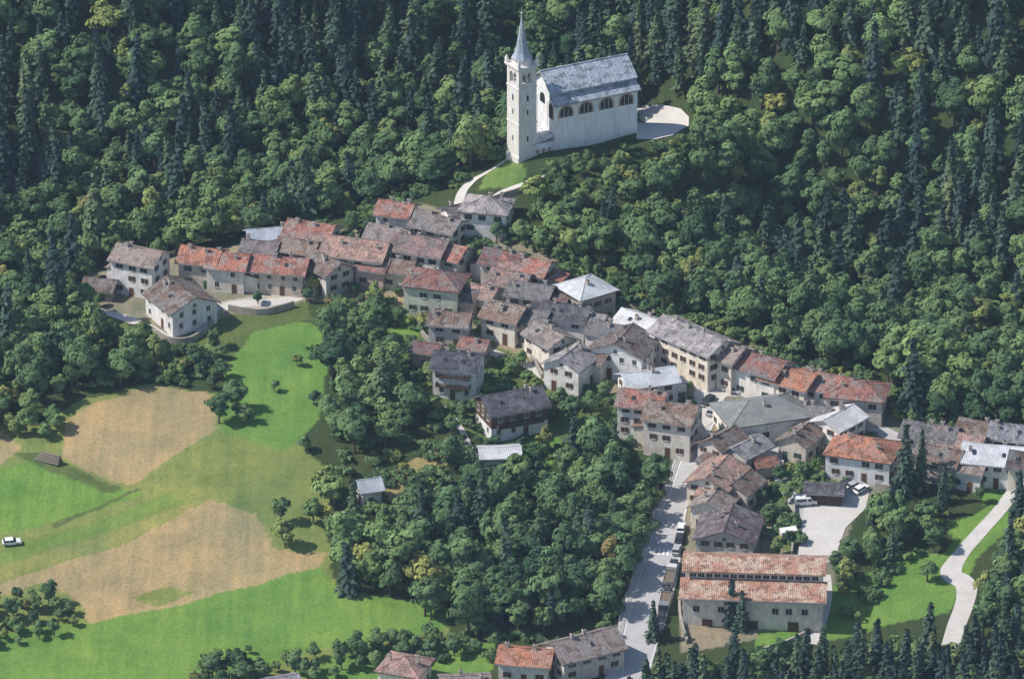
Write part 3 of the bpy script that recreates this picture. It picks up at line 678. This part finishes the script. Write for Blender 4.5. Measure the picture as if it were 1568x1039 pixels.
def conif(i,h=13.5,r=2.5):
    tb=MB(); tb.tube((0,0,-1),(0,0,h*.95),.24,.04,6); cs=[];ns=[];tn=[]
    z=h*.1
    while z<h:
        f=1-z/h; R_=r*(f**.8)*(.8+.4*RNG.random())+.12; nb=max(4,int(4+7*f)); a0=RNG.random()*6.3
        for k in range(nb):
            a=a0+2*math.pi*k/nb+RNG.normal()*.2; L_=R_*(.6+.5*RNG.random()); m=max(3,int(L_*3.0)); t=np.linspace(.2,1,m)
            jit=RNG.normal(size=(m,3))*.15; c=np.stack([np.cos(a)*L_*t,np.sin(a)*L_*t,z-L_*.35*t**1.3],1)+jit
            n_=np.stack([np.full(m,np.cos(a)*.8),np.full(m,np.sin(a)*.8),np.full(m,.75)],1)+rdir(m)*.45
            cs.append(c);ns.append(n_);tn.append(np.full(m,.75+.5*RNG.random()))
        z+=.55+.35*f
    cs.append(np.array([[0,0,h+.1*k] for k in range(-3,3)]));ns.append(rdir(6));tn.append(np.ones(6))
    return leafy('conifer_%d'%i,np.concatenate(cs),np.concatenate(ns),.54,np.concatenate(tn),tb,LC,1.15)
def shrub(i):
    tb=MB(); tb.tube((0,0,-.5),(0,0,1.2),.08,.04,5); cs=[];ns=[];tn=[]
    for k in range(9):
        c=np.array([RNG.normal()*.9,RNG.normal()*.9,.5+RNG.random()*1.1]); dd=rdir(34); dd[:,2]=np.abs(dd[:,2]); cs.append(c+dd*(.7+.3*RNG.random())); ns.append(dd+rdir(34)*.5); tn.append(np.full(34,.8+.4*RNG.random()))
    return leafy('shrub_%d'%i,np.concatenate(cs),np.concatenate(ns),.36,np.concatenate(tn),tb,LD)
MC=[conif(0,13.5,2.9),conif(1,12,2.7),conif(2,15,3.2),conif(3,11,3.2)]
MD=[decid(0),decid(1,10,2.9),decid(2,8,3.3),decid(3,11,3.2,30),decid(4,7.5,2.6,20)]
MS=[shrub(0),shrub(1),shrub(2)]
pc=bpy.data.collections.new('tree_kinds')
for i,m in enumerate(MC+MD+MS): pc.objects.link(bpy.data.objects.new('kind_%02d'%i,m))
ng=bpy.data.node_groups.new('scatter','GeometryNodeTree'); ng.interface.new_socket('Geometry',in_out='INPUT',socket_type='NodeSocketGeometry'); ng.interface.new_socket('Geometry',in_out='OUTPUT',socket_type='NodeSocketGeometry')
gi=ng.nodes.new('NodeGroupInput');go=ng.nodes.new('NodeGroupOutput');ip=ng.nodes.new('GeometryNodeInstanceOnPoints');ci=ng.nodes.new('GeometryNodeCollectionInfo')
ci.inputs['Collection'].default_value=pc; ci.inputs['Separate Children'].default_value=True; ci.inputs['Reset Children'].default_value=True
def na(nm,t): n=ng.nodes.new('GeometryNodeInputNamedAttribute'); n.data_type=t; n.inputs['Name'].default_value=nm; return n.outputs['Attribute']
ip.inputs['Pick Instance'].default_value=True
ng.links.new(gi.outputs[0],ip.inputs['Points']);ng.links.new(ci.outputs[0],ip.inputs['Instance']);ng.links.new(na('kind','INT'),ip.inputs['Instance Index'])
ng.links.new(na('rot','FLOAT_VECTOR'),ip.inputs['Rotation']);ng.links.new(na('scl','FLOAT_VECTOR'),ip.inputs['Scale']);ng.links.new(ip.outputs[0],go.inputs[0])
def scatter(name,x,y,kind,sc):
    n=len(x); me=bpy.data.meshes.new(name); me.vertices.add(n); me.vertices.foreach_set('co',np.stack([x,y,HT(x,y)-.15],1).astype(np.float32).ravel())
    a=me.attributes.new('kind','INT','POINT'); a.data.foreach_set('value',kind.astype(np.int32))
    r=np.zeros((n,3)); r[:,2]=RNG.random(n)*6.28; r[:,:2]=RNG.normal(size=(n,2))*.05
    a=me.attributes.new('rot','FLOAT_VECTOR','POINT'); a.data.foreach_set('vector',r.astype(np.float32).ravel())
    s3=sc[:,None]*(1+RNG.normal(size=(n,3))*.1); a=me.attributes.new('scl','FLOAT_VECTOR','POINT'); a.data.foreach_set('vector',s3.astype(np.float32).ravel())
    o=bpy.data.objects.new(name,me); COL.objects.link(o); md=o.modifiers.new('scatter','NODES'); md.node_group=ng; return o
RP=np.concatenate([np.concatenate([C_[:,:2],C_[:,2:3]/2],1) for C_ in ROADP])
def clear(x,y,mar,front=0):
    ok=np.ones(x.shape,bool)
    for fx,fy,l_,w_,rz in FOOT:
        for dy in ([0,front*.5,front] if front else [0]):
            dx=x-fx; d2=y+dy-fy; c,s_=math.cos(rz),math.sin(rz); u=dx*c+d2*s_; v=-dx*s_+d2*c
            ok&=~((np.abs(u)<l_+mar)&(np.abs(v)<w_+mar))
    for i in range(0,len(RP),1):
        ok&=((x-RP[i,0])**2+(y-RP[i,1])**2)>(RP[i,2]+mar*.7)**2
    for P in SH: ok&=~inpoly(x,y,P)
    return ok
def grid(x0,x1,y0,y1,s_):
    gx,gy=np.meshgrid(np.arange(x0,x1,s_),np.arange(y0,y1,s_)); gx=gx.ravel()+RNG.uniform(-.45,.45,gx.size)*s_; gy=gy.ravel()+RNG.uniform(-.45,.45,gy.size)*s_; return gx,gy
def kinds(n,pcon):
    k=np.where(RNG.random(n)<pcon,RNG.integers(0,4,n),RNG.integers(4,9,n)); return k
# forest on the far mountain side and hill flanks
FX,FY=160,195
x,y=grid(-FX,FX,-60,FY,4.8); d=y-YC(x)
flank=wpoly([(1060,262),(1075,215),(1110,210),(1250,190),(1500,300),(1700,400),(1700,690),(1500,672),(1400,645),(1390,610),(1330,575),(1230,555),(1150,525),(1060,495),(980,465),(955,438),(930,415),(870,410),(830,375),(800,350),(805,318),(850,302),(900,298)])
left=wpoly([(-200,200),(300,150),(700,130),(770,190),(770,222),(742,252),(708,272),(690,292),(650,292),(590,300),(560,325),(490,330),(370,342),(280,365),(180,375),(140,400),(125,470),(150,520),(240,548),(250,578),(130,600),(60,640),(0,655),(-200,655)])
nochurch=wpoly([(820,240),(850,236),(985,212),(1045,158),(1068,180),(1066,215),(1040,250),(960,292),(850,298),(830,270)])
m=((d>14)|inpoly(x,y,flank)|inpoly(x,y,left))&clear(x,y,1.6,3)&~inpoly(x,y,nochurch); x,y,d=x[m],y[m],d[m]
pn=np.sin(x/19+1.3)*np.sin(y/15+.7)+.6*np.sin(x/8+y/9)
pcon=np.clip(.70+.3*pn,.1,.95)
low=wpoly([(-400,440),(-200,340),(0,330),(250,285),(450,245),(620,190),(780,180),(900,250),(1045,190),(1095,130),(1180,105),(1290,150),(1360,230),(1420,330),(1500,430),(1700,480),(1700,900),(-400,900)])
il=inpoly(x,y,low); pcon=np.where(il,.08+.08*pn,pcon)
lp=wpoly([(60,230),(90,130),(170,70),(300,60),(330,140),(250,220),(140,280)]); pcon=np.where(inpoly(x,y,lp),.25,pcon)
rp=wpoly([(1330,250),(1450,150),(1700,130),(1700,480),(1500,440)]); pcon=np.where(inpoly(x,y,rp)&~il,.5,pcon)
hol=wpoly([(1000,330),(1400,330),(1420,430),(1250,480),(1100,400)]); pcon=np.where(inpoly(x,y,hol),.45,pcon)
kd=kinds(len(x),np.clip(pcon,.02,.95)); sc=np.where(kd<4,RNG.uniform(.65,1.45,len(x)),RNG.uniform(.75,1.4,len(x)))
near=np.exp(-((x-18)/26)**2-((y-50)/12)**2); sc*=1-.35*near
scatter('mountain_forest',x,y,kd,sc)
x,y=grid(-520,520,-140,560,9.5); m=~((np.abs(x)<FX+2)&(y<FY+2))&(y-YC(x)>12); x,y=x[m],y[m]; scatter('distant_forest',x,y,RNG.integers(0,4,len(x)),RNG.uniform(1.2,1.7,len(x)))
cb=wpoly([(835,250),(985,226),(1045,218),(1058,200),(1066,225),(1040,258),(960,294),(850,300),(828,272)]); x,y=grid(0,60,20,80,2.2); m=inpoly(x,y,cb)&clear(x,y,.5); x,y=x[m],y[m]; scatter('churchyard_shrubs',x,y,RNG.choice([6,8,9,10,11],len(x)),RNG.uniform(.35,.55,len(x))*1.0)
def grove(name,poly,s_,pcon,lo,hi,mar=2,front=4,excl=()):
    P=wpoly(poly); x0,y0=P.min(0);x1,y1=P.max(0); x,y=grid(x0,x1,y0,y1,s_); m=inpoly(x,y,P)&clear(x,y,mar,front)
    for E in excl: m&=~inpoly(x,y,wpoly(E))
    x,y=x[m],y[m]; n=len(x)
    if n: scatter(name,x,y,kinds(n,pcon),RNG.uniform(lo,hi,n))
grove('hillside_woodland',[(505,545),(590,560),(640,625),(665,665),(700,725),(740,755),(830,760),(850,735),(880,690),(940,680),(950,710),(1000,745),(1025,748),(1005,800),(985,850),(962,930),(940,962),(850,968),(740,985),(680,965),(620,920),(520,905),(502,850),(515,800),(492,745),(560,780),(600,800),(655,770),(610,715),(540,700),(505,660)],4.6,.08,.8,1.35,1.5,3,
  [[(575,700),(640,660),(700,650),(735,705),(690,765),(600,800)],[(790,660),(870,655),(870,735),(800,740)],[(530,735),(605,735),(610,815),(530,815)]])
grove('foreground_conifer_wood',[(955,1085),(1000,1055),(1150,1035),(1300,1028),(1420,1012),(1700,1000),(1700,1300),(955,1300)],3.8,.8,.75,1.15)
grove('slope_thicket',[(150,500),(240,520),(300,530),(340,520),(348,560),(330,600),(250,590),(150,570)],4.4,.0,.35,.65)
grove('slope_thicket',[(480,470),(560,455),(600,480),(590,550),(520,560),(505,520)],4.2,.0,.4,.8)
grove('lane_woodland',[(1272,912),(1268,865),(1330,820),(1350,775),(1425,785),(1430,830),(1395,850),(1300,895)],4.4,.1,.6,1.0)
grove('lane_woodland',[(1490,960),(1492,915),(1515,870),(1580,800),(1700,780),(1700,1000),(1480,1000)],4.2,.25,.6,1.0)
grove('field_hedgerow',[(285,1060),(330,1025),(450,1010),(560,995),(700,985),(700,1003),(560,1028),(440,1070),(285,1090)],4.2,.0,.35,.75)
grove('meadow_thicket',[(-60,935),(60,915),(132,955),(60,985),(-60,1005)],3.6,.0,.3,.55)
grove('meadow_thicket',[(-60,630),(60,650),(115,655),(90,670),(30,672),(-60,665)],4.0,.0,.6,.8)
grove('pasture_copse',[(345,600),(380,625),(395,655),(350,655)],4.6,0,.4,.65)
V=wpoly([(350,430),(560,330),(700,350),(820,350),(930,420),(1050,470),(1400,600),(1568,700),(1568,760),(1330,740),(1220,860),(1170,840),(1050,700),(960,700),(900,620),(850,640),(760,720),(640,620),(560,480),(460,450)])
x,y=grid(-100,125,-80,60,2.7); m=inpoly(x,y,V)&clear(x,y,.9)&(RNG.random(len(x))<.62); x,y=x[m],y[m]; scatter('garden_shrubs',x,y,RNG.integers(9,12,len(x)),RNG.uniform(.4,1.0,len(x)))
x,y=grid(-100,125,-80,60,6.0); m=inpoly(x,y,V)&clear(x,y,1.2,5)&(RNG.random(len(x))<.7); x,y=x[m],y[m]; scatter('garden_fruit_trees',x,y,RNG.integers(4,9,len(x)),RNG.uniform(.35,.65,len(x)))
x,y=grid(-130,130,-165,95,3.2); P=[wpoly(p) for p in ([(505,520),(700,600),(1040,740),(960,960),(620,930),(500,820)],[(130,490),(240,510),(345,520),(345,590),(250,590),(130,600)],[(1180,700),(1240,710),(1220,850),(1180,840)],[(1270,900),(1430,770),(1460,800),(1290,960)],[(500,985),(700,960),(940,975),(950,1000),(600,1030)],
 [(470,345),(560,285),(690,245),(770,205),(785,235),(740,262),(705,290),(640,305),(560,345)],[(930,390),(1060,450),(1360,550),(1400,610),(1568,650),(1568,700),(1390,660),(1300,600),(1060,520),(940,450)],[(1000,228),(1066,215),(1075,175),(1120,180),(1100,280),(980,300)],[(800,300),(860,290),(960,440),(850,420)])]
m=np.zeros(len(x),bool)
for p in P: m|=inpoly(x,y,p)
m&=clear(x,y,.7)&(RNG.random(len(x))<.65); x,y=x[m],y[m]; scatter('undergrowth',x,y,RNG.integers(9,12,len(x)),RNG.uniform(.4,1.1,len(x)))
def tree(px,py,kind,s_):
    x,y,z=locate(px,py); me=(MC[kind] if kind<4 else MD[kind-4]); o=bpy.data.objects.new('spruce_tree' if kind<4 else 'broadleaf_tree',me); COL.objects.link(o)
    o.location=(x,y,z-.1); o.rotation_euler[2]=random.random()*6.28; o.scale=(s_*random.uniform(.9,1.12),s_*random.uniform(.9,1.12),s_*random.uniform(.92,1.08))
for t in [(335,648,7,.85),(362,628,5,.9),(436,838,4,.95),(468,690,6,.55),(420,600,8,.45),(455,560,8,.5),(480,620,6,.5),(500,520,7,.95),(520,505,5,.9),(545,520,4,.9),(75,925,4,.7),(20,965,6,.45),(60,978,8,.45),
 (560,500,6,.8),(575,540,4,.7),(325,1040,7,.8),(360,1035,5,.8),(470,1040,4,.6),(545,1010,4,.8),(600,990,6,.6),(380,1000,8,.35),(430,800,5,.8),(480,800,4,.85),
 (1385,755,2,1.15),(1410,748,0,1.0),(1365,790,1,.7),(1445,770,1,.75),(1440,790,0,.65),(1210,690,5,.6),(1195,740,6,.6),(1205,770,4,.7),(1230,730,8,.6),
 (1120,958,1,.9),(1135,965,0,.75),(875,650,5,.9),(905,640,4,.8),(860,625,6,.7),(925,610,8,.7),(720,400,8,.7),(740,415,6,.7),(715,470,4,.6),(770,520,8,.6),(800,560,6,.5),
 (830,545,5,.6),(610,500,5,.7),(575,470,4,.8),(600,560,7,.9),(660,590,4,.8),(700,610,6,.6),(740,640,5,.7),(835,690,4,.7),(690,720,7,.9),(720,750,5,.8),(760,755,4,.7),
 (820,650,5,.8),(1270,700,6,.5),(1250,720,8,.5),(1420,890,6,.7),(1560,790,1,1.0),(1580,830,2,1.1),(1545,880,0,1),(1430,845,5,.8),(1300,900,4,.9),(1285,890,7,.8),
 (245,560,5,.7),(220,545,4,.65),(190,540,6,.6),(280,570,8,.6),(110,595,5,.8),(300,560,6,.5),(470,462,8,.6),(480,450,5,.6),(395,465,8,.5),(150,470,6,.5),
 (800,375,5,.8),(830,390,4,.8),(785,365,8,.6),(760,370,6,.7),(1190,500,4,.9),(1290,350,3,1),(1000,980,1,.8),(925,975,6,.6),(730,1000,8,.5),(760,990,6,.5),(660,1005,5,.5),
 (1190,850,4,.5),(1340,780,6,.6),(1335,800,1,.6),(1455,755,4,.6),(1500,770,5,.5),(1165,770,8,.6),(1180,800,6,.6),(940,720,2,.9),(700,830,3,1),(610,870,7,1.1),(560,890,5,1.1),(530,880,4,1.1),(640,905,7,1),(845,960,1,.8),(955,880,4,.8)]:
    tree(*t)
# ------------------------------------------------------------------ haze, world, sun, camera
hm=bpy.data.materials.new('atmospheric_haze'); hm.use_nodes=True; nt=hm.node_tree; nt.nodes.clear(); vo=N(nt,'ShaderNodeVolumeScatter'); vo.inputs['Color'].default_value=(.55,.76,1,1); vo.inputs['Density'].default_value=3.6e-5
oo=N(nt,'ShaderNodeOutputMaterial'); nt.links.new(vo.outputs[0],oo.inputs['Volume'])
mb=MB(); mb.box(-2600,2600,-2600,2600,-700,1100); mb.obj('atmosphere_haze',[hm])
w=bpy.data.worlds.new('World'); scene.world=w; w.use_nodes=True; nt=w.node_tree; bg=nt.nodes['Background']; sk=nt.nodes.new('ShaderNodeTexSky'); sk.sky_type='NISHITA'; sk.sun_disc=False
S=Vector((-.985,-.06,0)).normalized(); el=math.radians(47); Sd=Vector((S.x*math.cos(el),S.y*math.cos(el),math.sin(el)))
sk.sun_elevation=el; sk.sun_rotation=math.atan2(S.x,S.y); sk.altitude=1200; nt.links.new(sk.outputs[0],bg.inputs[0]); bg.inputs[1].default_value=.15
ld=bpy.data.lights.new('sun','SUN'); ld.energy=5; ld.angle=math.radians(.5); ld.color=(1,.96,.90); lo=bpy.data.objects.new('sun',ld); COL.objects.link(lo); lo.rotation_euler=Sd.to_track_quat('Z','Y').to_euler()
cd=bpy.data.cameras.new('camera'); cam=bpy.data.objects.new('camera',cd); COL.objects.link(cam); cam.location=tuple(CAM); cam.rotation_euler=(math.pi/2-TH,0,0)
cd.sensor_width=36; cd.lens=36*DIST/(1568/PPM); cd.clip_start=1; cd.clip_end=8000; scene.camera=cam
cd.dof.use_dof=True; cd.dof.focus_distance=1300; cd.dof.aperture_fstop=165
scene.view_settings.view_transform='Standard'; scene.view_settings.look='None'; scene.view_settings.exposure=0
